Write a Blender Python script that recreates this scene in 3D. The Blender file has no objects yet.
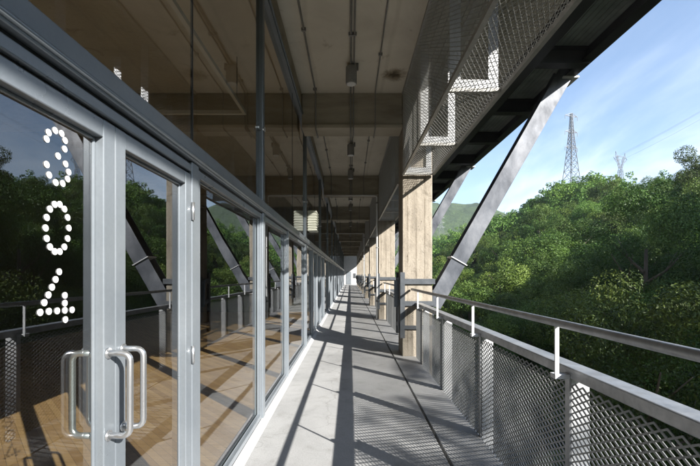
import bpy, math, random
import numpy as np
from mathutils import Vector, Matrix, noise

sc = bpy.context.scene
COL = sc.collection
R = math.radians

# ------------------------------------------------------------------ camera
cam_d = bpy.data.cameras.new('camera')
cam = bpy.data.objects.new('camera', cam_d); COL.objects.link(cam)
cam.location = (0, 0, 1.5)
cam.rotation_euler = (R(90), 0, 0)
cam_d.sensor_width = 36; cam_d.lens = 36*390/700
cam_d.shift_x = 0.0; cam_d.shift_y = 42/700
cam_d.clip_start = 0.02; cam_d.clip_end = 6000
sc.camera = cam

# ------------------------------------------------------------------ light
SUN_TRAVEL = Vector((-1.36, 1.45, -1.0)).normalized()
EL = math.asin(-SUN_TRAVEL.z); AZ = math.atan2(-SUN_TRAVEL.x, -SUN_TRAVEL.y)
sun_d = bpy.data.lights.new('sun', 'SUN'); sun = bpy.data.objects.new('sun', sun_d); COL.objects.link(sun)
sun_d.energy = 5.0; sun_d.angle = R(0.36); sun_d.color = (1.0, 0.955, 0.89)
sun.rotation_euler = SUN_TRAVEL.to_track_quat('-Z', 'Y').to_euler()
sun.location = (30, -30, 40)

world = bpy.data.worlds.new('World'); sc.world = world; world.use_nodes = True
nt = world.node_tree; nt.nodes.clear()
def N(t, typ, **kw):
    n = t.nodes.new(typ)
    for k, v in kw.items():
        if k.startswith('i_'):
            n.inputs[k[2:].replace('_', ' ')].default_value = v
        else: setattr(n, k, v)
    return n
sky = N(nt, 'ShaderNodeTexSky'); sky.sky_type = 'NISHITA'; sky.sun_disc = False
sky.sun_elevation = EL; sky.sun_rotation = AZ; sky.altitude = 100; sky.air_density = 1.0; sky.dust_density = 0.5; sky.ozone_density = 2.0
tc = N(nt, 'ShaderNodeTexCoord')
sep = N(nt, 'ShaderNodeSeparateXYZ'); nt.links.new(tc.outputs['Generated'], sep.inputs[0])
zz = N(nt, 'ShaderNodeMath', operation='ADD'); zz.inputs[1].default_value = 0.16; nt.links.new(sep.outputs[2], zz.inputs[0])
dx = N(nt, 'ShaderNodeMath', operation='DIVIDE'); nt.links.new(sep.outputs[0], dx.inputs[0]); nt.links.new(zz.outputs[0], dx.inputs[1])
dy = N(nt, 'ShaderNodeMath', operation='DIVIDE'); nt.links.new(sep.outputs[1], dy.inputs[0]); nt.links.new(zz.outputs[0], dy.inputs[1])
cmb = N(nt, 'ShaderNodeCombineXYZ'); nt.links.new(dx.outputs[0], cmb.inputs[0]); nt.links.new(dy.outputs[0], cmb.inputs[1])
cmap = N(nt, 'ShaderNodeMapping'); cmap.inputs['Scale'].default_value = (1.6, 0.8, 1); cmap.inputs['Rotation'].default_value = (0, 0, R(-35))
cmap.inputs['Location'].default_value = (1.3, 0.4, 0)
nt.links.new(cmb.outputs[0], cmap.inputs[0])
cn = N(nt, 'ShaderNodeTexNoise'); cn.inputs['Scale'].default_value = 0.8; cn.inputs['Detail'].default_value = 7; cn.inputs['Roughness'].default_value = 0.55; cn.inputs['Distortion'].default_value = 0.35
nt.links.new(cmap.outputs[0], cn.inputs['Vector'])
cr = N(nt, 'ShaderNodeMapRange'); cr.interpolation_type = 'SMOOTHSTEP'
cr.inputs['From Min'].default_value = 0.40; cr.inputs['From Max'].default_value = 0.78; cr.inputs['To Max'].default_value = 0.75
nt.links.new(cn.outputs['Fac'], cr.inputs['Value'])
# more cloud low in the sky
lo = N(nt, 'ShaderNodeMapRange'); lo.inputs['From Min'].default_value = 0.05; lo.inputs['From Max'].default_value = 0.55
lo.inputs['To Min'].default_value = 1.0; lo.inputs['To Max'].default_value = 0.25
nt.links.new(sep.outputs[2], lo.inputs['Value'])
cf = N(nt, 'ShaderNodeMath', operation='MULTIPLY'); nt.links.new(cr.outputs[0], cf.inputs[0]); nt.links.new(lo.outputs[0], cf.inputs[1])
mixc = N(nt, 'ShaderNodeMixRGB'); mixc.inputs[2].default_value = (7.6, 7.9, 8.4, 1)
nt.links.new(cf.outputs[0], mixc.inputs[0]); nt.links.new(sky.outputs[0], mixc.inputs[1])
bg = N(nt, 'ShaderNodeBackground'); bg.inputs[1].default_value = 0.10
nt.links.new(mixc.outputs[0], bg.inputs[0])
wo = N(nt, 'ShaderNodeOutputWorld'); nt.links.new(bg.outputs[0], wo.inputs[0])

sc.view_settings.view_transform = 'Standard'; sc.view_settings.look = 'None'
sc.view_settings.gamma = 1.0; sc.view_settings.exposure = 1.45; sc.view_settings.use_curve_mapping = False
sc.render.engine = 'CYCLES'
sc.cycles.max_bounces = 12; sc.cycles.diffuse_bounces = 8; sc.cycles.glossy_bounces = 5
sc.cycles.transparent_max_bounces = 40; sc.cycles.use_denoising = True
sc.cycles.caustics_reflective = False; sc.cycles.caustics_refractive = False

# ------------------------------------------------------------------ materials
def mat_base(name):
    m = bpy.data.materials.new(name); m.use_nodes = True
    t = m.node_tree; b = t.nodes['Principled BSDF']
    return m, t, b
def ramp(t, src, stops):
    r = N(t, 'ShaderNodeValToRGB'); e = r.color_ramp.elements
    while len(e) < len(stops): e.new(0.5)
    for i, (p, c) in enumerate(stops):
        e[i].position = p; e[i].color = (c[0], c[1], c[2], 1)
    t.links.new(src, r.inputs[0]); return r
def coords(t, scale=(1, 1, 1), space='Object', rot=(0, 0, 0)):
    c = N(t, 'ShaderNodeTexCoord'); m = N(t, 'ShaderNodeMapping'); m.inputs['Scale'].default_value = scale; m.inputs['Rotation'].default_value = rot
    t.links.new(c.outputs[space], m.inputs[0]); return m.outputs[0]
def nz(t, vec, scale, detail=5, rough=.55, dist=0):
    n = N(t, 'ShaderNodeTexNoise'); n.inputs['Scale'].default_value = scale; n.inputs['Detail'].default_value = detail
    n.inputs['Roughness'].default_value = rough; n.inputs['Distortion'].default_value = dist
    t.links.new(vec, n.inputs['Vector']); return n.outputs['Fac']
def mul(t, a, b, fac=1.0):
    m = N(t, 'ShaderNodeMixRGB', blend_type='MULTIPLY'); m.inputs[0].default_value = fac
    t.links.new(a, m.inputs[1]); t.links.new(b, m.inputs[2]); return m.outputs[0]
def bump(t, b, h, strength=.3, dist=.01):
    n = N(t, 'ShaderNodeBump'); n.inputs['Strength'].default_value = strength; n.inputs['Distance'].default_value = dist
    t.links.new(h, n.inputs['Height']); t.links.new(n.outputs[0], b.inputs['Normal'])
def noisy(name, stops, scale=3, mscale=(1, 1, 1), rough=.6, metal=0, bs=.2, bd=.005, fine=60, fine_amt=.25, rvar=0.0):
    m, t, b = mat_base(name)
    v = coords(t, mscale, 'Object')
    a = ramp(t, nz(t, v, scale, 6, .6, .3), stops)
    f = nz(t, v, fine, 3)
    fr = ramp(t, f, [(.3, (1-fine_amt,)*3), (.7, (1, 1, 1))])
    t.links.new(mul(t, a.outputs[0], fr.outputs[0]), b.inputs['Base Color'])
    b.inputs['Roughness'].default_value = rough; b.inputs['Metallic'].default_value = metal
    if rvar:
        mr = N(t, 'ShaderNodeMapRange'); mr.inputs['From Min'].default_value = .3; mr.inputs['From Max'].default_value = .7
        mr.inputs['To Min'].default_value = rough-rvar; mr.inputs['To Max'].default_value = rough+rvar
        t.links.new(nz(t, v, scale*2.3, 5), mr.inputs['Value']); t.links.new(mr.outputs[0], b.inputs['Roughness'])
    if bs: bump(t, b, f, bs, bd)
    return m

CEIL = 4.86
M = {}
M['floor'] = None
def mk_floor():
    m, t, b = mat_base('concrete_floor')
    v = coords(t)
    a = ramp(t, nz(t, v, .8, 7, .62, .4), [(.28, (.34, .345, .345)), (.5, (.44, .445, .445)), (.72, (.51, .515, .51))])
    st = ramp(t, nz(t, v, 3.5, 6, .7, .8), [(.32, (.70, .69, .67)), (.46, (.93, .93, .93)), (.6, (1, 1, 1))])
    sp = ramp(t, nz(t, v, 90, 2), [(.3, (.80, .80, .80)), (.6, (1, 1, 1))])
    spk = ramp(t, nz(t, v, 26, 6, .7), [(.27, (.52, .51, .49)), (.34, (1, 1, 1))])
    vo = N(t, 'ShaderNodeTexVoronoi'); vo.feature = 'DISTANCE_TO_EDGE'; vo.inputs['Scale'].default_value = .42; vo.inputs['Randomness'].default_value = 1
    dist = N(t, 'ShaderNodeVectorMath', operation='ADD'); nn_ = N(t, 'ShaderNodeTexNoise'); nn_.inputs['Scale'].default_value = 3; nn_.inputs['Detail'].default_value = 5; t.links.new(v, nn_.inputs['Vector'])
    scv = N(t, 'ShaderNodeVectorMath', operation='SCALE'); scv.inputs['Scale'].default_value = .45; t.links.new(nn_.outputs['Color'], scv.inputs[0]); t.links.new(v, dist.inputs[0]); t.links.new(scv.outputs[0], dist.inputs[1]); t.links.new(dist.outputs[0], vo.inputs['Vector'])
    crk = ramp(t, vo.outputs['Distance'], [(0, (.62, .61, .60)), (.0018, (.72, .72, .71)), (.0035, (1, 1, 1))])
    t.links.new(mul(t, mul(t, mul(t, mul(t, a.outputs[0], st.outputs[0], .75), sp.outputs[0]), spk.outputs[0], .8), crk.outputs[0], .55), b.inputs['Base Color'])
    b.inputs['Roughness'].default_value = .62
    bump(t, b, nz(t, v, 40, 5), .12, .004)
    return m
M['floor'] = mk_floor()
def mk_ceiling():
    m, t, b = mat_base('cast_concrete')
    v = coords(t)
    a = ramp(t, nz(t, v, .7, 7, .65, .6), [(.25, (.55, .505, .42)), (.5, (.70, .655, .555)), (.75, (.76, .72, .62))])
    st = ramp(t, nz(t, v, 2.2, 5, .7, 1.0), [(.26, (.55, .50, .44)), (.40, (1, 1, 1))])
    wv = N(t, 'ShaderNodeTexWave'); wv.wave_type = 'BANDS'; wv.bands_direction = 'X'; wv.inputs['Scale'].default_value = 1.6; wv.inputs['Distortion'].default_value = .4
    t.links.new(v, wv.inputs['Vector'])
    bd = ramp(t, wv.outputs['Fac'], [(0, (.90, .90, .89)), (.05, (1, 1, 1))])
    wv.inputs['Scale'].default_value = .55; wv.inputs['Distortion'].default_value = 1.2
    # damp scab on the soffit in front of the first beam
    mp = N(t, 'ShaderNodeVectorMath', operation='SUBTRACT'); mp.inputs[1].default_value = (.74, 6.55, CEIL)
    t.links.new(v, mp.inputs[0]); ln = N(t, 'ShaderNodeVectorMath', operation='LENGTH'); t.links.new(mp.outputs[0], ln.inputs[0])
    ad = N(t, 'ShaderNodeMath', operation='MULTIPLY_ADD'); ad.inputs[1].default_value = .35; t.links.new(nz(t, v, 7, 5, .7, 1.0), ad.inputs[0]); t.links.new(ln.outputs['Value'], ad.inputs[2])
    sc_ = ramp(t, ad.outputs[0], [(.22, (.12, .10, .07)), (.30, (.45, .40, .33)), (.42, (1, 1, 1))])
    t.links.new(mul(t, mul(t, mul(t, a.outputs[0], st.outputs[0], .8), bd.outputs[0]), sc_.outputs[0]), b.inputs['Base Color'])
    b.inputs['Roughness'].default_value = .85
    bump(t, b, nz(t, v, 25, 6), .25, .01)
    return m
M['ceiling'] = mk_ceiling()
def mk_beam():
    m, t, b = mat_base('stained_beam_concrete')
    v = coords(t, (.5, 1, 2.5))
    a = ramp(t, nz(t, v, 1.6, 7, .65, .5), [(.25, (.23, .20, .155)), (.5, (.38, .34, .265)), (.78, (.52, .48, .39))])
    t.links.new(a.outputs[0], b.inputs['Base Color']); b.inputs['Roughness'].default_value = .88
    bump(t, b, nz(t, v, 18, 6), .35, .01)
    return m
M['beam'] = mk_beam()
def mk_column():
    m, t, b = mat_base('board_marked_concrete')
    v = coords(t)
    vs = coords(t, (1, 1, .10))
    a = ramp(t, nz(t, vs, 9, 8, .65, .25), [(.25, (.25, .222, .18)), (.45, (.39, .345, .28)), (.6, (.46, .415, .345)), (.78, (.54, .50, .43))])
    g = ramp(t, nz(t, v, 3.2, 8, .75, .6), [(.34, (.50, .49, .47)), (.46, (.86, .86, .86)), (.6, (1, 1, 1))])
    # board joints: every board its own tone, with a ragged dark joint between
    sp = N(t, 'ShaderNodeSeparateXYZ'); t.links.new(v, sp.inputs[0])
    su = N(t, 'ShaderNodeMath', operation='ADD'); t.links.new(sp.outputs[0], su.inputs[0]); t.links.new(sp.outputs[1], su.inputs[1])
    wob = N(t, 'ShaderNodeMath', operation='MULTIPLY_ADD'); wob.inputs[1].default_value = .018; t.links.new(nz(t, v, 7, 4), wob.inputs[0]); t.links.new(su.outputs[0], wob.inputs[2])
    dv = N(t, 'ShaderNodeMath', operation='MULTIPLY'); dv.inputs[1].default_value = 6.3; t.links.new(wob.outputs[0], dv.inputs[0])
    fl_ = N(t, 'ShaderNodeMath', operation='FLOOR'); t.links.new(dv.outputs[0], fl_.inputs[0])
    wn = N(t, 'ShaderNodeTexWhiteNoise'); wn.noise_dimensions = '1D'; t.links.new(fl_.outputs[0], wn.inputs['W'])
    bt = ramp(t, wn.outputs['Value'], [(0, (.80, .79, .78)), (1, (1, 1, 1))])
    fc = N(t, 'ShaderNodeMath', operation='FRACT'); t.links.new(dv.outputs[0], fc.inputs[0])
    gr = ramp(t, fc.outputs[0], [(0, (.34, .30, .25)), (.035, (.6, .56, .5)), (.07, (1, 1, 1))])
    brk = ramp(t, nz(t, coords(t, (1, 1, .5)), 6, 3), [(.42, (0, 0, 0)), (.55, (1, 1, 1))])
    grm = N(t, 'ShaderNodeMixRGB'); t.links.new(brk.outputs[0], grm.inputs[0]); grm.inputs[1].default_value = (1, 1, 1, 1); t.links.new(gr.outputs[0], grm.inputs[2])
    pit = ramp(t, nz(t, v, 34, 4, .6), [(.30, (.34, .31, .27)), (.36, (1, 1, 1))])
    c = mul(t, mul(t, mul(t, mul(t, a.outputs[0], g.outputs[0], .85), bt.outputs[0]), grm.outputs[0]), pit.outputs[0], .9)
    t.links.new(c, b.inputs['Base Color']); b.inputs['Roughness'].default_value = .92
    hb = N(t, 'ShaderNodeMixRGB', blend_type='MULTIPLY'); hb.inputs[0].default_value = 1; t.links.new(nz(t, v, 28, 8, .65), hb.inputs[1]); t.links.new(mul(t, grm.outputs[0], pit.outputs[0]), hb.inputs[2])
    bump(t, b, hb.outputs[0], .6, .015)
    return m
M['column'] = mk_column()
M['alu'] = noisy('grey_blue_frame_paint', [(.3, (.20, .228, .255)), (.7, (.26, .288, .315))], 2, rough=.33, metal=.3, bs=.03, fine_amt=.06, rvar=.06)
M['alu_dark'] = noisy('dark_gap_and_seal', [(.3, (.02, .022, .025)), (.7, (.035, .037, .04))], 4, rough=.6, bs=0)  # near-black: painted shade in the frame gaps, own colour of the glass seal
M['post'] = noisy('dark_post_paint', [(.3, (.15, .18, .20)), (.7, (.20, .225, .25))], 2, rough=.4, metal=.35, bs=.03, fine_amt=.06)
M['stainless'] = noisy('brushed_stainless', [(.3, (.62, .63, .64)), (.7, (.74, .75, .76))], 6, (1, 1, .1), rough=.3, metal=.9, bs=.02, fine_amt=.08)
M['galv'] = noisy('galvanised_steel', [(.3, (.30, .31, .32)), (.55, (.42, .43, .44)), (.75, (.52, .53, .54))], 9, rough=.45, metal=.55, bs=.05, fine_amt=.12, rvar=.1)
M['galv_white'] = noisy('bright_zinc', [(.3, (.58, .59, .60)), (.7, (.72, .73, .74))], 7, rough=.5, metal=.15, bs=.04, fine_amt=.1)
M['mesh'] = noisy('zinc_mesh', [(.3, (.30, .31, .31)), (.7, (.42, .43, .43))], 11, rough=.5, metal=.5, bs=0, fine_amt=.1)
M['cage_mesh'] = noisy('dull_steel_mesh', [(.3, (.36, .355, .33)), (.7, (.48, .475, .45))], 11, rough=.5, metal=.3, bs=0, fine_amt=.1)
M['strut'] = noisy('weathered_galvanised_strut', [(.32, (.045, .052, .066)), (.45, (.085, .094, .112)), (.56, (.13, .14, .16)), (.72, (.20, .21, .23))], 2.6, (1, 1, .55), rough=.5, metal=.3, bs=.05, fine_amt=.15, rvar=.12)
M['dark_steel'] = noisy('black_painted_steel', [(.3, (.022, .023, .026)), (.7, (.04, .041, .045))], 2, rough=.5, metal=.2, bs=.05, fine_amt=.15)
M['collar'] = noisy('dark_grey_steel', [(.3, (.07, .08, .09)), (.7, (.125, .135, .15))], 4, rough=.5, metal=.4, bs=.05)
M['white_paint'] = noisy('white_paint', [(.3, (.70, .71, .70)), (.7, (.80, .80, .79))], 3, rough=.6, bs=.05, fine_amt=.06)
M['decal'] = noisy('white_vinyl', [(.3, (.82, .83, .84)), (.7, (.88, .88, .88))], 3, rough=.5, bs=0, fine_amt=.02)
M['mortar'] = noisy('pale_mortar', [(.3, (.42, .42, .42)), (.7, (.56, .56, .56))], 6, rough=.85, bs=.3, fine_amt=.15)
M['pipe'] = noisy('grey_conduit', [(.3, (.22, .21, .19)), (.7, (.32, .31, .29))], 4, rough=.5, metal=.3, bs=0)
M['lamp'] = noisy('lamp_can', [(.3, (.30, .30, .29)), (.7, (.36, .36, .35))], 4, rough=.5, bs=0)
M['lens'] = noisy('frosted_lens', [(.3, (.72, .72, .70)), (.7, (.78, .78, .76))], 4, rough=.3, bs=0)
M['louver'] = noisy('cream_metal', [(.3, (.66, .67, .55)), (.7, (.76, .77, .66))], 4, rough=.5, bs=0)
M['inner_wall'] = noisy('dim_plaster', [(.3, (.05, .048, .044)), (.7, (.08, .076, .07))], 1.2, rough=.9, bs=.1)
M['board'] = None
def mk_board():
    m, t, b = mat_base('ribbed_soffit_sheet')
    v = coords(t)
    a = ramp(t, nz(t, v, 1.2, 6, .6, .3), [(.3, (.25, .235, .18)), (.7, (.40, .375, .30))])
    t.links.new(a.outputs[0], b.inputs['Base Color']); b.inputs['Roughness'].default_value = .7; b.inputs['Metallic'].default_value = .1
    return m
M['board'] = mk_board()
def mk_deckpanel():
    m, t, b = mat_base('corrugated_deck_sheet')
    v = coords(t)
    a = ramp(t, nz(t, v, 1.5, 6, .6, .4), [(.3, (.16, .19, .18)), (.55, (.27, .31, .30)), (.75, (.42, .45, .44))])
    t.links.new(a.outputs[0], b.inputs['Base Color']); b.inputs['Roughness'].default_value = .45; b.inputs['Metallic'].default_value = .4
    return m
M['deck_sheet'] = mk_deckpanel()
def mk_wood():
    m, t, b = mat_base('plank_floor')
    v = coords(t, (1, 1, 1), 'Object', (0, 0, R(45)))
    br = N(t, 'ShaderNodeTexBrick'); br.inputs['Scale'].default_value = 1.0
    br.inputs['Brick Width'].default_value = .9; br.inputs['Row Height'].default_value = .065; br.inputs['Mortar Size'].default_value = .0012
    br.inputs['Color1'].default_value = (.31, .18, .082, 1); br.inputs['Color2'].default_value = (.44, .275, .132, 1); br.inputs['Mortar'].default_value = (.09, .05, .025, 1)
    br.inputs['Bias'].default_value = -.1
    t.links.new(v, br.inputs['Vector'])
    vg = coords(t, (1.2, 14, 1), 'Object', (0, 0, R(45)))
    g = ramp(t, nz(t, vg, 3, 6, .6, .8), [(.3, (.68, .64, .60)), (.65, (1, 1, 1))])
    t.links.new(mul(t, br.outputs['Color'], g.outputs[0]), b.inputs['Base Color']); b.inputs['Roughness'].default_value = .5
    return m
M['wood'] = mk_wood()
def mk_glass(name, tint, ior):
    m = bpy.data.materials.new(name); m.use_nodes = True; t = m.node_tree; t.nodes.clear()
    o = N(t, 'ShaderNodeOutputMaterial'); tr = N(t, 'ShaderNodeBsdfTransparent'); tr.inputs[0].default_value = (*tint, 1)
    tr2 = N(t, 'ShaderNodeBsdfTransparent')
    gl = N(t, 'ShaderNodeBsdfGlossy'); gl.inputs['Roughness'].default_value = 0.0; gl.inputs['Color'].default_value = (.93, .96, 1, 1)
    fr = N(t, 'ShaderNodeFresnel'); fr.inputs['IOR'].default_value = ior
    mx = N(t, 'ShaderNodeMixShader'); t.links.new(fr.outputs[0], mx.inputs[0]); t.links.new(tr.outputs[0], mx.inputs[1]); t.links.new(gl.outputs[0], mx.inputs[2])
    ge = N(t, 'ShaderNodeNewGeometry'); m2 = N(t, 'ShaderNodeMixShader')
    t.links.new(ge.outputs['Backfacing'], m2.inputs[0]); t.links.new(mx.outputs[0], m2.inputs[1]); t.links.new(tr2.outputs[0], m2.inputs[2])
    # very faint waviness, as float glass has
    gb = N(t, 'ShaderNodeBump'); gb.inputs['Strength'].default_value = 1.0; gb.inputs['Distance'].default_value = .0010
    t.links.new(nz(t, coords(t), 1.3, 1, .4), gb.inputs['Height']); t.links.new(gb.outputs[0], gl.inputs['Normal'])
    t.links.new(m2.outputs[0], o.inputs[0])
    return m
M['glass'] = mk_glass('window_glass', (.82, .87, .85), 2.3)
M['glass_upper'] = mk_glass('upper_glass', (.68, .72, .70), 2.6)

def leaf_mat(name, dark, mid, light):
    m, t, b = mat_base(name)
    oi = N(t, 'ShaderNodeObjectInfo')
    at = N(t, 'ShaderNodeAttribute'); at.attribute_name = 'tone'
    r = ramp(t, at.outputs['Fac'], [(0, dark), (.5, mid), (1, light)])
    hs = N(t, 'ShaderNodeHueSaturation')
    hr = N(t, 'ShaderNodeMapRange'); hr.inputs['To Min'].default_value = .475; hr.inputs['To Max'].default_value = .515
    vr = N(t, 'ShaderNodeMapRange'); vr.inputs['To Min'].default_value = .65; vr.inputs['To Max'].default_value = 1.3
    mm = N(t, 'ShaderNodeMath', operation='FRACT'); m7 = N(t, 'ShaderNodeMath', operation='MULTIPLY'); m7.inputs[1].default_value = 7.31
    t.links.new(oi.outputs['Random'], m7.inputs[0]); t.links.new(m7.outputs[0], mm.inputs[0])
    t.links.new(oi.outputs['Random'], hr.inputs['Value']); t.links.new(mm.outputs[0], vr.inputs['Value'])
    t.links.new(hr.outputs[0], hs.inputs['Hue']); t.links.new(vr.outputs[0], hs.inputs['Value']); t.links.new(r.outputs[0], hs.inputs['Color'])
    t.links.new(hs.outputs[0], b.inputs['Base Color'])
    b.inputs['Roughness'].default_value = .55; b.inputs['Specular IOR Level'].default_value = .3
    tl = N(t, 'ShaderNodeBsdfTranslucent'); t.links.new(hs.outputs[0], tl.inputs[0])
    mx = N(t, 'ShaderNodeMixShader'); mx.inputs[0].default_value = .22
    o = t.nodes['Material Output']
    t.links.new(b.outputs[0], mx.inputs[1]); t.links.new(tl.outputs[0], mx.inputs[2]); t.links.new(mx.outputs[0], o.inputs[0])
    return m
M['leaf_a'] = leaf_mat('broadleaf_foliage', (.045, .09, .016), (.095, .165, .028), (.17, .245, .042))
M['leaf_b'] = leaf_mat('dark_foliage', (.026, .058, .012), (.056, .108, .020), (.105, .165, .032))
M['leaf_c'] = leaf_mat('yellow_green_foliage', (.055, .105, .018), (.105, .18, .032), (.17, .25, .048))
M['bark'] = noisy('bark', [(.3, (.07, .055, .04)), (.7, (.16, .13, .10))], 6, (1, 1, .2), rough=.95, bs=.4, bd=.02)
def mk_ground():
    m, t, b = mat_base('forest_floor')
    v = coords(t)
    a = ramp(t, nz(t, v, .15, 8, .7, .4), [(.3, (.020, .030, .010)), (.5, (.035, .050, .015)), (.7, (.06, .06, .03))])
    t.links.new(a.outputs[0], b.inputs['Base Color']); b.inputs['Roughness'].default_value = .95
    bump(t, b, nz(t, v, 1.2, 6), .8, .3)
    return m
M['ground'] = mk_ground()
def mk_farhill():
    m, t, b = mat_base('wooded_far_hill')
    v = coords(t)
    a = ramp(t, nz(t, v, .05, 8, .7, .3), [(.3, (.025, .045, .015)), (.5, (.05, .085, .024)), (.72, (.09, .13, .035))])
    t.links.new(a.outputs[0], b.inputs['Base Color']); b.inputs['Roughness'].default_value = .9
    bump(t, b, nz(t, v, .12, 7, .7), 1.0, 6)
    return m
M['far_hill'] = mk_farhill()
M['pylon'] = noisy('pylon_steel', [(.3, (.17, .18, .19)), (.7, (.22, .23, .24))], .3, rough=.6, metal=.3, bs=0)

# ------------------------------------------------------------------ mesh helpers
class MB:
    def __init__(s): s.v = []; s.f = []; s.sm = []
    def add(s, vs, fs, smooth=False):
        o = len(s.v); s.v += [tuple(v) for v in vs]
        s.f += [tuple(i+o for i in f) for f in fs]; s.sm += [smooth]*len(fs); return s
    def box(s, x0, x1, y0, y1, z0, z1):
        if x0 > x1: x0, x1 = x1, x0
        if y0 > y1: y0, y1 = y1, y0
        if z0 > z1: z0, z1 = z1, z0
        vs = [(x0,y0,z0),(x1,y0,z0),(x1,y1,z0),(x0,y1,z0),(x0,y0,z1),(x1,y0,z1),(x1,y1,z1),(x0,y1,z1)]
        return s.add(vs, [(0,3,2,1),(4,5,6,7),(0,1,5,4),(1,2,6,5),(2,3,7,6),(3,0,4,7)])
    def bar(s, a, b, w, h, up=(0, 0, 1)):
        a = Vector(a); b = Vector(b); d = (b-a).normalized(); up = Vector(up)
        sx = d.cross(up).normalized(); sy = sx.cross(d).normalized()
        vs = [p + sx*(w/2*i) + sy*(h/2*j) for p in (a, b) for i, j in ((-1,-1),(1,-1),(1,1),(-1,1))]
        return s.add(vs, [(3,2,1,0),(4,5,6,7),(0,1,5,4),(1,2,6,5),(2,3,7,6),(3,0,4,7)])
    def tube(s, pts, r, n=10, caps=True):
        pts = [Vector(p) for p in pts]; vs = []; fs = []
        up = None
        for i, p in enumerate(pts):
            d = (pts[min(i+1, len(pts)-1)] - pts[max(i-1, 0)]).normalized()
            if up is None: up = Vector((0,0,1)) if abs(d.z) < .9 else Vector((1,0,0))
            sx = d.cross(up).normalized(); sy = sx.cross(d).normalized(); up = sy
            rr = r[i] if isinstance(r, (list, tuple)) else r
            vs += [p + sx*(rr*math.cos(2*math.pi*k/n)) + sy*(rr*math.sin(2*math.pi*k/n)) for k in range(n)]
        for i in range(len(pts)-1):
            for k in range(n):
                fs.append((i*n+k, i*n+(k+1) % n, (i+1)*n+(k+1) % n, (i+1)*n+k))
        s.add(vs, fs, True)
        if caps:
            o = len(s.v)-len(vs)
            s.f += [tuple(o+k for k in reversed(range(n))), tuple(o+(len(pts)-1)*n+k for k in range(n))]; s.sm += [False, False]
        return s
    def cyl(s, a, b, r, n=16): return s.tube([a, b], r, n)
    def prism(s, poly, axis, a, b):
        def P(p, t):
            return {'x': (t, p[0], p[1]), 'y': (p[0], t, p[1]), 'z': (p[0], p[1], t)}[axis]
        n = len(poly); vs = [P(p, a) for p in poly] + [P(p, b) for p in poly]
        return s.add(vs, [tuple(range(n-1, -1, -1)), tuple(range(n, 2*n))] + [(i, (i+1) % n, n+(i+1) % n, n+i) for i in range(n)])
    def build(s, name, mat, parent=None, bevel=0):
        me = bpy.data.meshes.new(name); me.from_pydata(s.v, [], s.f)
        me.polygons.foreach_set('use_smooth', s.sm)
        if bevel or 1:
            import bmesh
            bm = bmesh.new(); bm.from_mesh(me); bmesh.ops.recalc_face_normals(bm, faces=bm.faces); bm.to_mesh(me); bm.free()
        me.update()
        o = bpy.data.objects.new(name, me); COL.objects.link(o)
        if mat: me.materials.append(mat)
        if parent is not None: o.parent = parent
        if bevel:
            b = o.modifiers.new('bevel', 'BEVEL'); b.width = bevel; b.segments = 2; b.limit_method = 'ANGLE'; b.angle_limit = R(40)
        return o
def tag(o, label=None, cat=None, group=None, kind=None):
    if label: o['label'] = label
    if cat: o['category'] = cat
    if group: o['group'] = group
    if kind: o['kind'] = kind
    return o
def empty(name, loc, label, cat, group=None):
    o = bpy.data.objects.new(name, None); COL.objects.link(o); o.location = loc; o.empty_display_size = .1
    return tag(o, label, cat, group)
def copy_tree(o, parent=None):
    c = o.copy(); COL.objects.link(c)
    if parent is not None: c.parent = parent
    for ch in list(o.children): copy_tree(ch, c)
    return c
ORD = ['first', 'second', 'third', 'fourth', 'fifth', 'sixth', 'seventh', 'eighth', 'ninth', 'tenth', 'eleventh', 'twelfth', 'thirteenth', 'fourteenth', 'fifteenth', 'sixteenth', 'seventeenth', 'eighteenth', 'nineteenth', 'twentieth']

WX = -0.89            # outer face of the glazed wall
Y_END = 61.0
CEIL = 4.86

# ------------------------------------------------------------------ the setting: ground
def g_h(x, y):
    n1 = noise.noise(Vector((x*.03, y*.03, 3.1))); n2 = noise.noise(Vector((x*.09, y*.09, 7.7)))
    if x < 5: base = -10.0
    elif x < 60:
        u = (x-5)/55; base = -10 + 27*(u*u*(3-2*u)*.35 + u*.65)
    else: base = 17 + (x-60)*.29*max(0, 1-(x-60)/520)
    k = min(1, max(0, (x-5)/25))
    if base > -10 and x < 140:
        f = float(np.interp(y*60/max(x, 60), [0, 58, 68, 80, 96, 110, 140, 200], [.66, .74, .80, .74, .98, 1.0, .84, .84]))
        base = -10 + (base+10)*(f*1.0 if x > 30 else 1+(f-1)*(x-5)/25)
    return base + k*(n1*1.8 + n2*.8)
def heightfield(name, xs, ys, fn, m):
    vs = [(x, y, fn(x, y)) for y in ys for x in xs]; nx = len(xs)
    fs = [(j*nx+i, j*nx+i+1, (j+1)*nx+i+1, (j+1)*nx+i) for j in range(len(ys)-1) for i in range(nx-1)]
    b = MB(); b.add(vs, fs, True); return b.build(name, m)
xs = list(np.concatenate([np.linspace(-600, -40, 8), np.linspace(-30, 5, 6), np.linspace(8, 100, 32), np.linspace(110, 420, 26), np.linspace(470, 1100, 8)]))
ys = list(np.concatenate([np.linspace(-300, -60, 6), np.linspace(-50, 120, 44), np.linspace(130, 520, 40), np.linspace(560, 1000, 8)]))
tag(heightfield('ground', [float(a) for a in xs], [float(a) for a in ys], g_h, M['ground']), kind='structure')

def far_h(x, y):
    # a long wooded mountain across the end of the valley
    t = (x-60)/260
    prof = 118*math.exp(-((x-150)/175)**2) + 70*math.exp(-((x+190)/210)**2) + 60*math.exp(-((x-460)/240)**2)
    d = (y-640)/170
    n = noise.fractal(Vector((x*.012, y*.012, 1.7)), 1.0, 2.0, 5)*13 + noise.noise(Vector((x*.06, y*.06, 5.0)))*4
    return -14 + (prof + n)*math.exp(-d*d)
tag(heightfield('hills', [float(a) for a in np.linspace(-500, 900, 150)], [float(a) for a in np.linspace(420, 860, 60)], far_h, M['far_hill']), kind='structure')

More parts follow.
